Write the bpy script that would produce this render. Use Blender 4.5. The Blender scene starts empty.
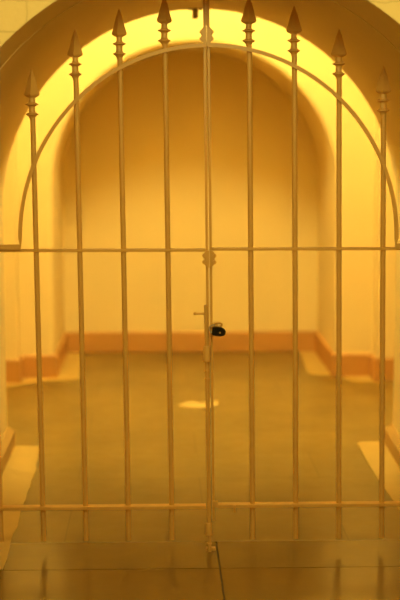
import bpy, bmesh, math, random
from mathutils import Vector, Matrix
random.seed(7)
S = bpy.context.scene
COL = S.collection
PI = math.pi

# ------------------------------------------------------------------ materials
def new_mat(name):
    m = bpy.data.materials.new(name); m.use_nodes = True
    nt = m.node_tree
    return m, nt, nt.nodes['Principled BSDF']

def surf(name, col, rough=0.7, metallic=0.0, var=0.08, scale=6.0, bump=0.0, bscale=40.0, spec=0.5):
    """base colour with a slow noise variation and a fine bump"""
    m, nt, b = new_mat(name)
    N, L = nt.nodes.new, nt.links.new
    tc = N('ShaderNodeTexCoord')
    nz = N('ShaderNodeTexNoise'); nz.inputs['Scale'].default_value = scale; nz.inputs['Detail'].default_value = 5
    L(tc.outputs['Object'], nz.inputs['Vector'])
    mx = N('ShaderNodeMix'); mx.data_type = 'RGBA'
    mx.inputs['A'].default_value = (*[c * (1 - var) for c in col], 1)
    mx.inputs['B'].default_value = (*[min(1, c * (1 + var)) for c in col], 1)
    L(nz.outputs['Fac'], mx.inputs['Factor'])
    L(mx.outputs['Result'], b.inputs['Base Color'])
    b.inputs['Roughness'].default_value = rough
    b.inputs['Metallic'].default_value = metallic
    b.inputs['Specular IOR Level'].default_value = spec
    if bump > 0:
        n2 = N('ShaderNodeTexNoise'); n2.inputs['Scale'].default_value = bscale; n2.inputs['Detail'].default_value = 6
        L(tc.outputs['Object'], n2.inputs['Vector'])
        bp = N('ShaderNodeBump'); bp.inputs['Strength'].default_value = bump; bp.inputs['Distance'].default_value = 0.01
        L(n2.outputs['Fac'], bp.inputs['Height']); L(bp.outputs['Normal'], b.inputs['Normal'])
    return m

def brick_mat(name):
    m, nt, b = new_mat(name)
    N, L = nt.nodes.new, nt.links.new
    tc = N('ShaderNodeTexCoord')
    sep = N('ShaderNodeSeparateXYZ'); L(tc.outputs['Object'], sep.inputs[0])
    cmb = N('ShaderNodeCombineXYZ'); L(sep.outputs['X'], cmb.inputs['X']); L(sep.outputs['Z'], cmb.inputs['Y'])
    wob = N('ShaderNodeTexNoise'); wob.inputs['Scale'].default_value = 25; L(cmb.outputs[0], wob.inputs['Vector'])
    wm = N('ShaderNodeVectorMath'); wm.operation = 'MULTIPLY_ADD'
    wm.inputs[1].default_value = (0.012, 0.012, 0); L(wob.outputs['Color'], wm.inputs[0]); L(cmb.outputs[0], wm.inputs[2])
    br = N('ShaderNodeTexBrick'); br.inputs['Scale'].default_value = 1.0
    br.inputs['Brick Width'].default_value = 0.23; br.inputs['Row Height'].default_value = 0.082
    br.inputs['Mortar Size'].default_value = 0.0022; br.inputs['Mortar Smooth'].default_value = 0.6
    br.inputs['Color1'].default_value = (0.80, 0.61, 0.27, 1); br.inputs['Color2'].default_value = (0.84, 0.63, 0.28, 1)
    br.inputs['Mortar'].default_value = (0.68, 0.50, 0.21, 1)
    L(wm.outputs[0], br.inputs['Vector']); L(br.outputs['Color'], b.inputs['Base Color'])
    nz = N('ShaderNodeTexNoise'); nz.inputs['Scale'].default_value = 60; L(tc.outputs['Object'], nz.inputs['Vector'])
    ad = N('ShaderNodeMath'); ad.operation = 'MULTIPLY_ADD'; ad.inputs[1].default_value = -1.0
    L(br.outputs['Fac'], ad.inputs[0]); L(nz.outputs['Fac'], ad.inputs[2])
    bp = N('ShaderNodeBump'); bp.inputs['Strength'].default_value = 0.5; bp.inputs['Distance'].default_value = 0.004
    L(ad.outputs[0], bp.inputs['Height']); L(bp.outputs['Normal'], b.inputs['Normal'])
    b.inputs['Roughness'].default_value = 0.75
    return m

def floor_mat(name, c1, c2, mortar, bw, rh, rough, off=(0, 0, 0), bump=0.08, lo=0.72, hi=1.12):
    m, nt, b = new_mat(name)
    N, L = nt.nodes.new, nt.links.new
    tc = N('ShaderNodeTexCoord')
    mp = N('ShaderNodeMapping'); mp.inputs['Location'].default_value = off; L(tc.outputs['Object'], mp.inputs['Vector'])
    br = N('ShaderNodeTexBrick'); br.inputs['Scale'].default_value = 1.0
    br.inputs['Brick Width'].default_value = bw; br.inputs['Row Height'].default_value = rh
    br.inputs['Mortar Size'].default_value = 0.004; br.inputs['Mortar Smooth'].default_value = 0.5
    br.inputs['Color1'].default_value = (*c1, 1); br.inputs['Color2'].default_value = (*c2, 1)
    br.inputs['Mortar'].default_value = (*mortar, 1)
    L(mp.outputs[0], br.inputs['Vector'])
    nz = N('ShaderNodeTexNoise'); nz.inputs['Scale'].default_value = 3.2; nz.inputs['Detail'].default_value = 7
    nz.inputs['Roughness'].default_value = 0.65; L(tc.outputs['Object'], nz.inputs['Vector'])
    rp = N('ShaderNodeValToRGB')
    rp.color_ramp.elements[0].position = 0.28; rp.color_ramp.elements[0].color = (lo, lo * 0.98, lo * 0.94, 1)
    rp.color_ramp.elements[1].position = 0.75; rp.color_ramp.elements[1].color = (hi, hi * 0.985, hi * 0.95, 1)
    L(nz.outputs['Fac'], rp.inputs[0])
    mx = N('ShaderNodeMix'); mx.data_type = 'RGBA'; mx.blend_type = 'MULTIPLY'; mx.inputs['Factor'].default_value = 1.0
    L(br.outputs['Color'], mx.inputs['A']); L(rp.outputs['Color'], mx.inputs['B'])
    L(mx.outputs['Result'], b.inputs['Base Color'])
    n2 = N('ShaderNodeTexNoise'); n2.inputs['Scale'].default_value = 14; n2.inputs['Detail'].default_value = 4
    L(tc.outputs['Object'], n2.inputs['Vector'])
    mr = N('ShaderNodeMapRange'); mr.inputs['To Min'].default_value = rough - 0.05; mr.inputs['To Max'].default_value = rough + 0.06
    L(n2.outputs['Fac'], mr.inputs['Value']); L(mr.outputs[0], b.inputs['Roughness'])
    bp = N('ShaderNodeBump'); bp.inputs['Strength'].default_value = bump; bp.inputs['Distance'].default_value = 0.004
    L(n2.outputs['Fac'], bp.inputs['Height']); L(bp.outputs['Normal'], b.inputs['Normal'])
    return m

def emit(name, col, strength):
    m = bpy.data.materials.new(name); m.use_nodes = True
    nt = m.node_tree; nt.nodes.clear()
    e = nt.nodes.new('ShaderNodeEmission'); e.inputs[0].default_value = (*col, 1); e.inputs[1].default_value = strength
    o = nt.nodes.new('ShaderNodeOutputMaterial'); nt.links.new(e.outputs[0], o.inputs[0])
    return m

PLASTER = surf('cream_plaster', (0.8, 0.612, 0.3), 0.85, var=0.04, scale=2.5, bump=0.12, bscale=30)
LIT_CREASE = surf('painted_lit_crease', (0.90, 0.76, 0.46), 0.8, var=0.05, scale=20)  # pale colour imitates light caught along the soffit crease
BRICK = brick_mat('cream_painted_brick')
TERRA = surf('terracotta_skirting', (0.52, 0.25, 0.065), 0.55, var=0.10, scale=9, bump=0.05)
SKIRT = surf('painted_skirting', (0.46, 0.27, 0.08), 0.6, var=0.06, scale=9, bump=0.05)
FLOOR = floor_mat('grey_green_paving', (0.228, 0.146, 0.032), (0.25, 0.16, 0.035), (0.17, 0.109, 0.024), 0.95, 0.42, 0.30, (0.31, 0.08, 0))
THRESH = floor_mat('threshold_stone', (0.185, 0.105, 0.018), (0.19, 0.108, 0.019), (0.185, 0.105, 0.018), 3.0, 3.0, 0.20, (1.2, 1.2, 0), 0.03, 0.86, 1.08)
OUTER = floor_mat('outer_paving', (0.19, 0.102, 0.016), (0.195, 0.105, 0.017), (0.19, 0.102, 0.016), 3.0, 3.0, 0.18, (1.2, 1.2, 0), 0.03, 0.88, 1.07)
JOINT = surf('dark_joint', (0.09, 0.05, 0.014), 0.95)
PALE = surf('pale_border', (0.55, 0.36, 0.10), 0.5, var=0.12, scale=7, bump=0.06)
PAINT = surf('beige_gate_paint', (0.70, 0.395, 0.105), 0.42, var=0.08, scale=30, bump=0.05, bscale=120)
BLACK = surf('black_lock', (0.006, 0.005, 0.004), 0.5, var=0.1, spec=0.25)
BRASS = surf('brass_plug', (0.75, 0.55, 0.22), 0.3, metallic=1.0, var=0.05)
PAPER = surf('white_paper', (0.62, 0.43, 0.16), 0.7, var=0.04)
BRACKET = surf('brown_bracket', (0.45, 0.33, 0.20), 0.5)
FITTING = surf('lamp_fitting', (0.5, 0.45, 0.35), 0.4)

# ------------------------------------------------------------------ mesh helpers
def mesh_obj(name, bm, mats, parent=None, angle=35):
    bmesh.ops.remove_doubles(bm, verts=bm.verts, dist=1e-6)
    bmesh.ops.recalc_face_normals(bm, faces=bm.faces)
    me = bpy.data.meshes.new(name)
    for f in bm.faces: f.smooth = True
    bm.to_mesh(me); bm.free()
    me.set_sharp_from_angle(angle=math.radians(angle))
    for m in (mats if isinstance(mats, (list, tuple)) else [mats]): me.materials.append(m)
    o = bpy.data.objects.new(name, me); COL.objects.link(o)
    if parent: o.parent = parent
    return o

def tag(o, label, cat, group=None):
    o['label'] = label; o['category'] = cat
    if group: o['group'] = group
    return o

def struct(name, bm, mats, **k):
    o = mesh_obj(name, bm, mats, **k); o['kind'] = 'structure'
    return o

def empty(name, loc, label, cat, group=None):
    o = bpy.data.objects.new(name, None); COL.objects.link(o); o.location = loc
    o.empty_display_size = 0.1
    return tag(o, label, cat, group)

def face(bm, pts, mi=0):
    f = bm.faces.new([bm.verts.new(p) for p in pts]); f.material_index = mi
    return f

def box(bm, x0, x1, y0, y1, z0, z1, mi=0, bevel=0.0):
    vs = [bm.verts.new((x, y, z)) for x in (x0, x1) for y in (y0, y1) for z in (z0, z1)]
    fs = [(0, 1, 3, 2), (4, 6, 7, 5), (0, 4, 5, 1), (2, 3, 7, 6), (0, 2, 6, 4), (1, 5, 7, 3)]
    faces = []
    for f in fs:
        g = bm.faces.new([vs[i] for i in f]); g.material_index = mi; faces.append(g)
    if bevel > 0:
        es = list({e for f in faces for e in f.edges})
        bmesh.ops.bevel(bm, geom=es, offset=bevel, segments=2, affect='EDGES', profile=0.6)

def tube(bm, p, q, r, n=12, r2=None):
    p, q = Vector(p), Vector(q); d = (q - p).normalized()
    u = d.orthogonal().normalized(); w = d.cross(u); r2 = r if r2 is None else r2
    A = [bm.verts.new(p + (u * math.cos(2 * PI * i / n) + w * math.sin(2 * PI * i / n)) * r) for i in range(n)]
    B = [bm.verts.new(q + (u * math.cos(2 * PI * i / n) + w * math.sin(2 * PI * i / n)) * r2) for i in range(n)]
    for i in range(n): bm.faces.new((A[i], A[(i + 1) % n], B[(i + 1) % n], B[i]))
    bm.faces.new(A[::-1]); bm.faces.new(B)

def lathe(bm, prof, n=16, loc=(0, 0, 0), rot=0.0):
    """prof: (radius, z) list, around z"""
    rings = []
    for r, z in prof:
        if r < 1e-5: rings.append([bm.verts.new((loc[0], loc[1], loc[2] + z))])
        else: rings.append([bm.verts.new((loc[0] + r * math.cos(rot + 2 * PI * i / n), loc[1] + r * math.sin(rot + 2 * PI * i / n), loc[2] + z)) for i in range(n)])
    for a, b in zip(rings, rings[1:]):
        for i in range(n):
            j = (i + 1) % n
            if len(a) == 1: bm.faces.new((a[0], b[i], b[j]))
            elif len(b) == 1: bm.faces.new((a[i], a[j], b[0]))
            else: bm.faces.new((a[i], a[j], b[j], b[i]))
    for r in (rings[0], rings[-1]):
        if len(r) > 2: bm.faces.new(r)

def sweep_rect(bm, path, w, t):
    """flat bar of width w (in the XZ plane) and thickness t (along Y) along an XZ path at one Y"""
    n = len(path); L = []
    for i in range(n):
        a = Vector(path[max(0, i - 1)]); b = Vector(path[min(n - 1, i + 1)])
        d = (b - a).normalized(); nrm = Vector((-d.z, 0, d.x))
        p = Vector(path[i])
        if 0 < i < n - 1:
            d1 = (p - a).normalized(); d2 = (b - p).normalized()
            c = math.sqrt(max(0.25, (1 + d1.dot(d2)) / 2))
        else: c = 1
        o = nrm * (w / 2 / c)
        L.append([bm.verts.new(p + o + Vector((0, s * t / 2, 0))) for s in (-1, 1)] + [bm.verts.new(p - o + Vector((0, s * t / 2, 0))) for s in (1, -1)])
    for a, b in zip(L, L[1:]):
        for i in range(4):
            bm.faces.new((a[i], a[(i + 1) % 4], b[(i + 1) % 4], b[i]))
    bm.faces.new(L[0]); bm.faces.new(L[-1][::-1])

def plan_sweep(bm, path, prof, side=1):
    """skirting: profile of (offset from wall, z) carried along a plan path with mitres"""
    n = len(path); rows = []
    for i in range(n):
        p = Vector((*path[i], 0))
        ds = []
        if i > 0: ds.append((p - Vector((*path[i - 1], 0))).normalized())
        if i < n - 1: ds.append((Vector((*path[i + 1], 0)) - p).normalized())
        ns = [Vector((d.y, -d.x, 0)) * side for d in ds]
        if len(ns) == 2: m = (ns[0] + ns[1]) / (1 + ns[0].dot(ns[1]))
        else: m = ns[0]
        rows.append([bm.verts.new(p + m * o + Vector((0, 0, z))) for o, z in prof])
    for a, b in zip(rows, rows[1:]):
        for i in range(len(prof) - 1): bm.faces.new((a[i], a[i + 1], b[i + 1], b[i]))
    bm.faces.new(rows[0]); bm.faces.new(rows[-1][::-1])

def arch_pts(cx, cz, R, n=72):
    """jamb foot, semicircle, jamb foot (x, z)"""
    return [(cx - R, 0.0)] + [(cx - R * math.cos(PI * i / n), cz + R * math.sin(PI * i / n)) for i in range(n + 1)] + [(cx + R, 0.0)]

def arch_face(bm, pts, y, xl, xr, zt, mi=0):
    face(bm, [(xl, y, 0), (pts[0][0], y, 0), (pts[1][0], y, pts[1][1]), (pts[1][0], y, zt), (xl, y, zt)], mi)
    face(bm, [(xr, y, 0), (pts[-1][0], y, 0), (pts[-2][0], y, pts[-2][1]), (pts[-2][0], y, zt), (xr, y, zt)], mi)
    for a, b in zip(pts[1:-2], pts[2:-1]):
        face(bm, [(a[0], y, a[1]), (b[0], y, b[1]), (b[0], y, zt), (a[0], y, zt)], mi)

def loft(bm, A, ya, B, yb, mi=0):
    for i in range(len(A) - 1):
        face(bm, [(A[i][0], ya, A[i][1]), (A[i + 1][0], ya, A[i + 1][1]), (B[i + 1][0], yb, B[i + 1][1]), (B[i][0], yb, B[i][1])], mi)

# ------------------------------------------------------------------ the place
ZS = 1.032                                  # springing height of the arches
YF, YC, YB = 3.90, 4.25, 5.94               # gate wall: face, plaster joint, back
YP, YR, YN = 7.46, 7.61, 8.47               # far wall: pilaster face, recessed face, back of the niche
CEIL = 3.20
XL, XR = -2.0, 2.4
front, crease, back = arch_pts(0.158, ZS, 0.808), arch_pts(0.158, ZS, 0.808), arch_pts(0.188, ZS - 0.007, 0.835)
G = 4.441                                   # plane of the gate

bm = bmesh.new()
arch_face(bm, front, YF, XL, XR, CEIL, 1)
arch_face(bm, back, YB, XL, XR, CEIL, 0)
loft(bm, front, YF, crease, YC); loft(bm, crease, YC, back, YB)
for x in (XL, XR): face(bm, [(x, YF, 0), (x, YB, 0), (x, YB, CEIL), (x, YF, CEIL)])
face(bm, [(XL, YF, CEIL), (XR, YF, CEIL), (XR, YB, CEIL), (XL, YB, CEIL)])
struct('wall_front', bm, [PLASTER, BRICK])

# thin bead round the soffit crease; its bright edge is painted in, not lit
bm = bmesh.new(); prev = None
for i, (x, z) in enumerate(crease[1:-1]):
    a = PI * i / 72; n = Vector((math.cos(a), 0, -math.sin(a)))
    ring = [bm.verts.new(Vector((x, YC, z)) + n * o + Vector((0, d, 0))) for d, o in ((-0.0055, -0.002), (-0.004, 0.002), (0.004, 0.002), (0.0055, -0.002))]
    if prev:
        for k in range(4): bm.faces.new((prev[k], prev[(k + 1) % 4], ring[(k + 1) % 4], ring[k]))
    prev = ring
struct('trim_5', bm, LIT_CREASE)

bm = bmesh.new()
RA = 0.034                                  # the plaster arris of the niche is rounded off
rows = []
for k in range(7):
    a = PI / 2 * k / 6
    rows.append((arch_pts(0.210, 1.040, 0.773 + RA * (1 - math.sin(a))), YR + RA * (1 - math.cos(a))))
arch_face(bm, rows[0][0], YR, -0.75, 1.19, CEIL)
for (A, ya), (B, yb) in zip(rows, rows[1:]): loft(bm, A, ya, B, yb)
loft(bm, rows[-1][0], YR + RA, rows[-1][0], YN)
niche = rows[-1][0]
for xa, xb in ((XL, -0.75), (XR, 1.19)):
    face(bm, [(xa, YP, 0), (xb, YP, 0), (xb, YP, CEIL), (xa, YP, CEIL)])
    face(bm, [(xb, YP, 0), (xb, YR, 0), (xb, YR, CEIL), (xb, YP, CEIL)])
struct('wall_far', bm, PLASTER)
bm = bmesh.new()
face(bm, [(x, YN, z) for x, z in niche])
struct('wall_back', bm, PLASTER)
for nm, x in (('wall_left', XL), ('wall_right', XR)):
    bm = bmesh.new(); box(bm, *((x - 0.1, x) if x < 0 else (x, x + 0.1)), YB, YP, 0, CEIL)
    struct(nm, bm, PLASTER)
bm = bmesh.new(); box(bm, XL, XR, -1.6, YR + 0.05, CEIL, CEIL + 0.1); struct('ceiling', bm, PLASTER)
# the hall on the near side of the gate
bm = bmesh.new(); box(bm, XL, XR, -1.7, -1.6, 0, CEIL); struct('wall_hall_back', bm, PLASTER)
for nm, x in (('wall_hall_left', XL), ('wall_hall_right', XR)):
    bm = bmesh.new(); box(bm, *((x - 0.1, x) if x < 0 else (x, x + 0.1)), -1.6, YF, 0, CEIL)
    struct(nm, bm, PLASTER)

# floor: slabs with open joints at the threshold
bm = bmesh.new(); g = 0.0022; JX = 0.195; YT = 4.535
box(bm, XL, JX - g, -1.6, YC - g, -0.0058, 0, 2); box(bm, JX + g, XR, -1.6, YC - g, -0.0058, 0, 2)
box(bm, XL, JX - g, YC + g, YT, -0.0058, 0, 1); box(bm, JX + g, XR, YC + g, YT, -0.0058, 0, 1)
box(bm, XL, XR, YT, YN, -0.0058, 0, 0)
box(bm, XL, XR, -1.6, YN, -0.08, -0.0060, 3)
struct('floor', bm, [FLOOR, THRESH, OUTER, JOINT])

# thin paler margins along the walls
def margin(name, pts):
    bm = bmesh.new(); h = 0.003
    top = [bm.verts.new((x, y, h)) for x, y in pts]; bot = [bm.verts.new((x, y, 0)) for x, y in pts]
    bm.faces.new(top); bm.faces.new(bot[::-1]); n = len(pts)
    for i in range(n): bm.faces.new((top[i], top[(i + 1) % n], bot[(i + 1) % n], bot[i]))
    struct(name, bm, PALE)
lft = [(-0.512, 5.95)]
y = 5.90
while y > 4.30:
    lft.append((-0.487 - 0.018 * max(0, (y - 5.5) / 0.45) + random.uniform(-0.005, 0.005), y)); y -= 0.09
margin('trim_1', [(-0.66, 5.95)] + lft + [(-0.484, YC + 0.004), (-0.66, YC + 0.004)])
margin('trim_2', [(1.02, 5.99), (0.895, 5.99), (0.878, 5.975), (0.872, 5.94), (0.865, 5.6), (0.864, 5.33), (0.873, 4.9), (0.873, 4.5), (0.874, YC + 0.004), (0.98, YC + 0.004), (0.98, 5.0)])
margin('trim_3', [(XL, 7.34), (-0.80, 7.345), (-0.70, 7.43), (-0.633, 7.486), (-0.50, 7.52), (-0.435, 7.55), (-0.428, 7.60), (-0.445, YN), (-0.561, YN), (-0.561, YR), (-0.75, YR), (-0.75, YP), (XL, YP)])
margin('trim_4', [(XR, 7.40), (1.28, 7.44), (1.09, 7.43), (1.055, 7.46), (1.03, 7.58), (0.96, 7.64), (0.87, 7.66), (0.845, 7.70), (0.872, YN), (0.985, YN), (0.985, YR), (1.19, YR), (1.19, YP), (XR, YP)])

# skirtings
bm = bmesh.new()
plan_sweep(bm, [(XL, YP), (-0.75, YP), (-0.75, YR), (-0.563, YR), (-0.563, YN), (0.983, YN), (0.983, YR), (1.19, YR), (1.19, YP), (XR, YP)],
           [(-0.03, 0.003), (0.018, 0.003), (0.018, 0.120), (0.012, 0.127), (-0.03, 0.127)])
struct('baseboard_far', bm, TERRA)
prof = [(0, 0.0), (0.032, 0.0), (0.032, 0.066), (0.006, 0.088), (0, 0.088)]
bm = bmesh.new(); plan_sweep(bm, [(XL, YB), (-0.647, YB), (-0.650, YC), (-0.650, YF), (XL, YF)], prof, side=-1)
struct('baseboard_left', bm, SKIRT)
bm = bmesh.new(); plan_sweep(bm, [(XR, YB), (1.023, YB), (0.966, YC), (0.966, YF), (XR, YF)], prof, side=1)
struct('baseboard_right', bm, SKIRT)

# ------------------------------------------------------------------ the gate
def lean(z): return -(z - 0.99) * 0.0115          # the old gate leans a little to the left at its top
CX = 0.1665
RY = G - 0.012                                    # rails and ring run across the front of the bars
TIPR = 0.752

def spear_head(bm, x, y, z, rot):
    """z = tip; turned collars with a four-sided spear"""
    lathe(bm, [(0.0, 0.0), (0.0105, -0.029), (0.0195, -0.062), (0.0250, -0.079), (0.0215, -0.084), (0.010, -0.089)], n=4, loc=(x, y, z), rot=rot)
    prof = [(0.009, -0.086), (0.0095, -0.100), (0.0105, -0.104), (0.0205, -0.1085), (0.0210, -0.1105), (0.0115, -0.115), (0.0098, -0.118),
            (0.0098, -0.131), (0.0110, -0.135), (0.0200, -0.1395), (0.0205, -0.1415), (0.0120, -0.147), (0.0088, -0.152), (0.0080, -0.157)]
    lathe(bm, prof, n=14, loc=(x, y, z))

def picket(parent, xb, tip, rot):
    """xb = x at z 0.99; lean applied"""
    o = parent.location
    bm = bmesh.new()
    z0, z1 = 0.036, tip - 0.150
    tube(bm, (xb + lean(z0) - o.x, G - o.y, z0), (xb + lean(z1) - o.x, G - o.y, z1), 0.0083, 12)
    p = mesh_obj('picket', bm, PAINT, parent)
    bm = bmesh.new()
    spear_head(bm, xb + lean(tip) - o.x, G - o.y, tip, rot)
    mesh_obj('spear_head', bm, PAINT, p, angle=25)

def scroll(parent, x, z, s):
    """half of a small clover plate with two rolled lobes on the outer side"""
    o = parent.location
    bm = bmesh.new()
    out = [(0.0006, 0.027), (0.008, 0.0265), (0.014, 0.022), (0.018, 0.015), (0.0205, 0.009), (0.0180, 0.003), (0.0150, 0.0),
           (0.0180, -0.003), (0.0205, -0.009), (0.018, -0.016), (0.012, -0.021), (0.007, -0.026), (0.0006, -0.028)]
    for yy in (-0.019, -0.011):
        bm.faces.new([bm.verts.new((x + s * a - o.x, G + yy - o.y, z + b)) for a, b in out])
    n = len(out)
    for i in range(n):
        (a, b), (c, d) = out[i], out[(i + 1) % n]
        face(bm, [(x + s * a - o.x, G - 0.019 - o.y, z + b), (x + s * c - o.x, G - 0.019 - o.y, z + d), (x + s * c - o.x, G - 0.011 - o.y, z + d), (x + s * a - o.x, G - 0.011 - o.y, z + b)])
    for dz in (0.0105, -0.0105):
        tube(bm, (x + s * 0.0165 - o.x, G - 0.023 - o.y, z + dz), (x + s * 0.0165 - o.x, G - 0.009 - o.y, z + dz), 0.0062, 12)
    mesh_obj('scroll', bm, PAINT, parent)

def leaf(s, label):
    """s = -1 left leaf, +1 right leaf"""
    jamb = -0.648 if s < 0 else 0.971
    xo = jamb - s * 0.045                                   # outer stile
    root = empty('gate_leaf', (xo, G, 0), label, 'gate', 'leaves of the iron gate')
    ox, oy = xo, G
    # centre stile
    bm = bmesh.new(); xs = CX + s * 0.0085
    z0, z1 = 0.10, 1.79
    hw = 0.0037
    vs = []
    for z in (z0, z1):
        x = CX + s * (0.0062 - 0.0003 * (z - z0) / (z1 - z0)) + lean(z)
        vs.append([bm.verts.new((x + dx - ox, G + dy - oy, z)) for dx, dy in ((-hw, -0.009), (hw, -0.009), (hw, 0.009), (-hw, 0.009))])
    for i in range(4): bm.faces.new((vs[0][i], vs[0][(i + 1) % 4], vs[1][(i + 1) % 4], vs[1][i]))
    bm.faces.new(vs[0][::-1]); bm.faces.new(vs[1])
    mesh_obj('centre_stile', bm, PAINT, root)
    if s > 0:
        bm = bmesh.new(); za, zb = 1.687, 1.79; xm = CX + lean(1.72)
        box(bm, xm - 0.0020 - ox, xm + 0.006 - ox, -0.0128, -0.0093, za, zb, bevel=0.0008); mesh_obj('stop_strip', bm, PAINT, root)
    # outer stile and its pintle hinges
    bm = bmesh.new(); box(bm, -0.011, 0.011, -0.011, 0.011, 0.03, 1.02, bevel=0.002); mesh_obj('hinge_stile', bm, PAINT, root)
    for z in (0.20, 0.90):
        bm = bmesh.new()
        tube(bm, (-s * -0.016, 0, z - 0.035), (-s * -0.016, 0, z + 0.035), 0.011)
        box(bm, *sorted((s * 0.016, jamb - ox + s * 0.02)), -0.008, 0.008, z - 0.012, z + 0.012)
        mesh_obj('hinge', bm, PAINT, root)
    # pickets
    xs5 = ([-0.3815, -0.2435, -0.105, 0.0362] if s < 0 else [0.3000, 0.4415, 0.5825, 0.7235])
    xs5 = sorted(xs5 + [-0.520 if s < 0 else 0.862])
    tips = {-0.3815: 1.550, -0.2435: 1.674, -0.105: 1.737, 0.0362: 1.778, 0.3000: 1.778, 0.4415: 1.748, 0.5825: 1.676, 0.7235: 1.562, -0.520: 1.36, 0.862: 1.36}
    for i, x in enumerate(xs5): picket(root, x, tips[x] + 0.004, random.choice((-1, 1)) * random.uniform(0.08, 0.36))
    # rails
    bm = bmesh.new(); xa, xb = sorted((xo, CX + s * 0.010)); zr = 0.9795 if s < 0 else 0.9825; box(bm, xa - ox, xb - ox, -0.013, 0.013, zr + 0.0012, zr + 0.0100, bevel=0.0010)
    mesh_obj('middle_rail', bm, PAINT, root)
    bm = bmesh.new(); xa, xb = sorted((xo, CX + 0.004 + s * (0.012 if s < 0 else 0.026)))
    zr = 0.1425 if s < 0 else 0.1455; box(bm, xa - ox, xb - ox, -0.018, 0.016, zr, zr + 0.0105, bevel=0.0015)
    if s > 0: box(bm, CX + 0.012 - ox, CX + 0.030 - ox, RY - 0.002 - oy, RY + 0.006 - oy, 0.146, 0.168, bevel=0.001)
    mesh_obj('bottom_rail', bm, PAINT, root)
    # quarter ring with its foot turned outwards
    R = 0.604; zc = 1.627 - R
    cx = 0.167
    Rx = 0.597
    path = [(cx + s * Rx * math.sin(PI / 2 * i / 40) - ox, RY - 0.004 - oy, zc + R * math.cos(PI / 2 * i / 40)) for i in range(41)]
    path[0] = (CX + lean(1.627) + s * 0.001 - ox, RY - 0.004 - oy, zc + R)
    path += [(cx + s * Rx - ox, RY - 0.004 - oy, 0.9975), (xo - ox, RY - 0.004 - oy, 0.9975)]
    bm = bmesh.new(); sweep_rect(bm, path, 0.0120, 0.008); mesh_obj('arch_bar', bm, PAINT, root)
    scroll(root, CX + lean(1.659) + s * 0.0, 1.657, s)
    scroll(root, CX + 0.001 + s * 0.0, 0.958, s)
    return root

LG = leaf(-1, 'left leaf of the beige spear-topped gate, with the long drop bolt')
RG = leaf(1, 'right leaf of the beige spear-topped gate, black padlock at its edge')

# drop bolt on the left leaf
o = LG.location
def rel(x, y, z): return (x - o.x, y - o.y, z)
BX = CX - 0.0085
def bx(z): return BX - 0.003 + lean(z)
bm = bmesh.new()
tube(bm, rel(bx(0.81), G - 0.017, 0.81), rel(bx(-0.012) + 0.003, G - 0.017, -0.012), 0.0062)
bolt = mesh_obj('drop_bolt', bm, PAINT, LG)
bm = bmesh.new()
tube(bm, rel(bx(0.783), G - 0.017, 0.783), rel(bx(0.783) - 0.034, G - 0.019, 0.783), 0.0036, 10)
lathe(bm, [(0, -0.0055), (0.004, -0.004), (0.0055, 0), (0.004, 0.004), (0, 0.0055)], n=10, loc=rel(bx(0.783) - 0.035, G - 0.019, 0.783))
mesh_obj('handle', bm, PAINT, bolt)
for z, h in ((0.655, 0.046), (0.078, 0.036)):
    bm = bmesh.new()
    lathe(bm, [(0.0112, -h / 2), (0.0112, h / 2 - 0.003), (0.0095, h / 2), ], n=14, loc=rel(bx(z) + 0.001, G - 0.017, z))
    lathe(bm, [(0.0128, -h / 2 - 0.004), (0.0128, -h / 2)], n=14, loc=rel(bx(z) + 0.001, G - 0.017, z))
    box(bm, bx(z) - 0.004 - o.x, bx(z) + 0.008 - o.x, -0.016, 0.0, z - h / 2, z + h / 2)
    mesh_obj('guide', bm, PAINT, bolt)
for z in (0.598, 0.572, 0.028):
    bm = bmesh.new()
    lathe(bm, [(0.0062, -0.003), (0.0088, -0.002), (0.0088, 0.002), (0.0062, 0.003)], n=14, loc=rel(bx(z) + 0.001, G - 0.017, z))
    mesh_obj('stop_collar', bm, PAINT, bolt)
# hasp loop and small bolt of the right leaf
o2 = RG.location
bm = bmesh.new()
lx, lz = CX + 0.016, 0.742
box(bm, lx - 0.011 - o2.x, lx + 0.012 - o2.x, -0.016, -0.009, lz - 0.022, lz + 0.012, bevel=0.0015)
n = 20; Rm, rm = 0.0115, 0.0030
rings = []
for i in range(n):
    a = 2 * PI * i / n
    c = Vector((lx + 0.014 + Rm * math.cos(a) - o2.x, -0.014 - 0.004 * math.sin(a), lz + 0.004 + Rm * 0.62 * math.sin(a)))
    rad = Vector((math.cos(a), 0, math.sin(a)))
    rings.append([bm.verts.new(c + rad * rm * math.cos(2 * PI * k / 8) + Vector((0, rm * math.sin(2 * PI * k / 8), 0))) for k in range(8)])
for i in range(n):
    A, B = rings[i], rings[(i + 1) % n]
    for k in range(8): bm.faces.new((A[k], A[(k + 1) % 8], B[(k + 1) % 8], B[k]))
mesh_obj('hasp', bm, PAINT, RG)
bm = bmesh.new()
kx = 0.250
tube(bm, (kx - o2.x, -0.026, 0.152), (kx - o2.x, -0.014, 0.152), 0.0050)
tube(bm, (kx - o2.x, -0.020, 0.146), (kx - o2.x, -0.020, 0.132), 0.0040)
mesh_obj('bolt_knob', bm, PAINT, RG)
# floor keeper the drop bolt falls into
bm = bmesh.new()
box(bm, 0.160, 0.189, G - 0.009, G + 0.012, 0.0, 0.009, bevel=0.002)
tag(mesh_obj('floor_keeper', bm, PAINT), 'small beige metal keeper on the floor at the foot of the drop bolt', 'bolt keeper')

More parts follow.
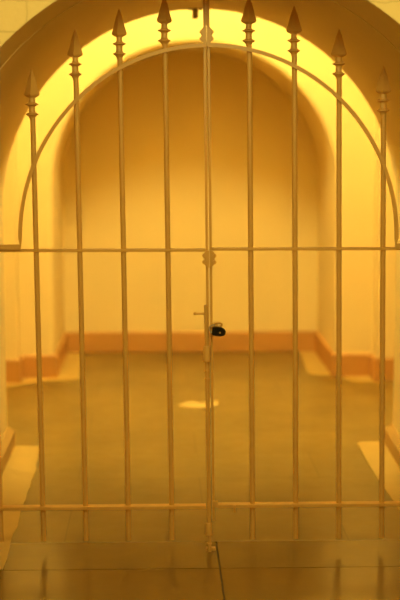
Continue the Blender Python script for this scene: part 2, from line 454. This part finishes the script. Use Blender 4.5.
# padlock
pl = empty('padlock', (0.2, G - 0.03, 0.727), 'small black padlock hanging tilted from the gate hasp', 'padlock')
M = Matrix.Rotation(math.radians(8), 4, 'Y')
bm = bmesh.new()
sec = [(-0.020, 0.011), (-0.017, 0.0155), (-0.006, 0.0168), (0.008, 0.0160), (0.018, 0.0115), (0.0225, 0.005)]
pts = [(x, z * 0.88) for x, z in sec] + [(x, -z * 0.84) for x, z in reversed(sec)]
lo = []
for yy, k in ((-0.012, 0.86), (-0.009, 1.0), (0.009, 1.0), (0.012, 0.86)):
    lo.append([bm.verts.new((x * k, yy, z * k)) for x, z in pts])
for a, b in zip(lo, lo[1:]):
    for i in range(len(pts)): bm.faces.new((a[i], a[(i + 1) % len(pts)], b[(i + 1) % len(pts)], b[i]))
bm.faces.new(lo[0]); bm.faces.new(lo[-1][::-1])
bm.transform(M)
pl.location = (0.1965, G - 0.034, 0.727)
body = mesh_obj('lock_body', bm, BLACK, pl)
bm = bmesh.new(); tube(bm, (0.004, -0.0135, -0.001), (0.004, -0.011, -0.001), 0.0032, 14); bm.transform(M)
k = mesh_obj('key_plug', bm, BRASS, body); k['label'] = 'brass key plug'
bm = bmesh.new(); prev = None
sh = [(-0.016, 0.0, -0.007)] + [(-0.018 - 0.012 * math.sin(PI * i / 12), 0.004 * math.sin(PI * i / 12), 0.003 - 0.010 * math.cos(PI * i / 12) + 0.006 * i / 12) for i in range(13)] + [(-0.014, 0.0, 0.017)]
for i, c in enumerate(sh):
    c = Vector(c); d = (Vector(sh[min(i + 1, len(sh) - 1)]) - Vector(sh[max(i - 1, 0)])).normalized()
    u = Vector((0, 1, 0)); w = d.cross(u).normalized(); u = w.cross(d)
    r = [bm.verts.new(c + (u * math.cos(2 * PI * k / 8) + w * math.sin(2 * PI * k / 8)) * 0.0028) for k in range(8)]
    if prev:
        for k in range(8): bm.faces.new((prev[k], prev[(k + 1) % 8], r[(k + 1) % 8], r[k]))
    else: bm.faces.new(r)
    prev = r
bm.faces.new(prev); bm.transform(M)
mesh_obj('shackle', bm, BRACKET, pl)

# stub bracket under the soffit
bt = empty('ceiling_bracket', (0.164, 5.90, 1.855), 'short brown stub bracket hanging from the crown of the arch', 'bracket')
bm = bmesh.new(); box(bm, -0.03, 0.03, -0.025, 0.025, -0.0015, 0.010, bevel=0.0005); mesh_obj('mounting_plate', bm, BRACKET, bt)
bm = bmesh.new(); box(bm, -0.0125, 0.0125, -0.010, 0.010, -0.038, 0.0, bevel=0.0015); mesh_obj('stub', bm, BRACKET, bt)

# scrap of paper on the corridor floor
bm = bmesh.new()
nx, ny = 14, 8; V = []
for i in range(nx + 1):
    u = i / nx; row = []
    for j in range(ny + 1):
        v = j / ny
        w = 0.02 + 0.10 * math.sin(PI * (u * 0.94 + 0.03)) ** 0.8 * (0.45 + 0.55 * u)
        x = -0.095 + 0.19 * u; yy = (v - 0.5) * w + 0.03 * math.sin(u * 4.0 + 0.6) + 0.02 * u
        z = 0.0015 + 0.020 * abs(u - 0.35) ** 2 * 2 + 0.016 * v * v * (0.4 + 0.6 * math.sin(u * 5) ** 2)
        row.append(bm.verts.new((x, yy, z)))
    V.append(row)
for i in range(nx):
    for j in range(ny): bm.faces.new((V[i][j], V[i + 1][j], V[i + 1][j + 1], V[i][j + 1]))
zmin = min(v.co.z for v in bm.verts)
for v in bm.verts: v.co.z -= zmin
bmesh.ops.solidify(bm, geom=bm.faces[:], thickness=0.0006)
pp = mesh_obj('paper_scrap', bm, PAPER); pp.location = (0.205, 6.77, 0.001)
tag(pp, 'crumpled paper scrap lying on the floor behind the gate', 'paper')

# ------------------------------------------------------------------ lamps
WARM = (1.0, 0.885, 0.29)
def hanging_lamp(x, y, drop, r, glow, label):
    root = empty('ceiling_lamp', (x, y, CEIL), label, 'lamp')
    bm = bmesh.new(); lathe(bm, [(0.05, 0.006), (0.055, -0.015), (0.03, -0.03), (0.012, -0.034)], n=24); mesh_obj('ceiling_rose', bm, FITTING, root)
    bm = bmesh.new(); tube(bm, (0, 0, -0.02), (0, 0, -drop - 0.01), 0.010); mesh_obj('rod', bm, FITTING, root)
    bm = bmesh.new(); lathe(bm, [(0.02, -drop + 0.02), (r * 0.72, -drop), (r * 0.76, -drop - 0.025), (r * 0.70, -drop - 0.045)], n=32); mesh_obj('fitting', bm, FITTING, root)
    bm = bmesh.new()
    lathe(bm, [(r * math.cos(a), -drop - 0.045 - r * 0.55 + r * 0.75 * math.sin(a)) for a in [PI / 4 - i * (3 * PI / 4) / 14 for i in range(15)]][:-1] + [(0, -drop - 0.045 - r * 1.30)], n=32)
    mesh_obj('globe', bm, glow, root)
    return root
hanging_lamp(0.20, 6.42, 0.05, 0.25, emit('corridor_glow', WARM, 82), 'round warm globe lamp hanging in the corridor behind the arch')
hanging_lamp(0.25, 2.30, 0.82, 0.20, emit('hall_glow', WARM, 66), 'round warm globe lamp hanging in the hall before the gate')

w = bpy.data.worlds.new('night'); S.world = w; w.use_nodes = True
w.node_tree.nodes['Background'].inputs[0].default_value = (0.02, 0.011, 0.003, 1)
w.node_tree.nodes['Background'].inputs[1].default_value = 0.2

# ------------------------------------------------------------------ camera
f = 1400.0; th = math.radians(7.125); ph = math.radians(1.786)
fw = Vector((math.sin(ph) * math.cos(th), math.cos(ph) * math.cos(th), -math.sin(th)))
rt = Vector((math.cos(ph), -math.sin(ph), 0)); up = rt.cross(fw)
cam = bpy.data.cameras.new('camera'); co = bpy.data.objects.new('camera', cam); COL.objects.link(co)
co.matrix_world = Matrix(((rt.x, up.x, -fw.x, 0), (rt.y, up.y, -fw.y, 0), (rt.z, up.z, -fw.z, 1.38), (0, 0, 0, 1)))
cam.sensor_width = 36; cam.sensor_fit = 'AUTO'; cam.lens = f / 600 * 36
cam.dof.use_dof = True; cam.dof.focus_distance = 4.46; cam.dof.aperture_fstop = 2.0
cam.clip_start = 0.05
S.camera = co

vs = S.view_settings
vs.view_transform = 'Standard'; vs.look = 'None'; vs.gamma = 1.0; vs.use_curve_mapping = False; vs.exposure = 0.07
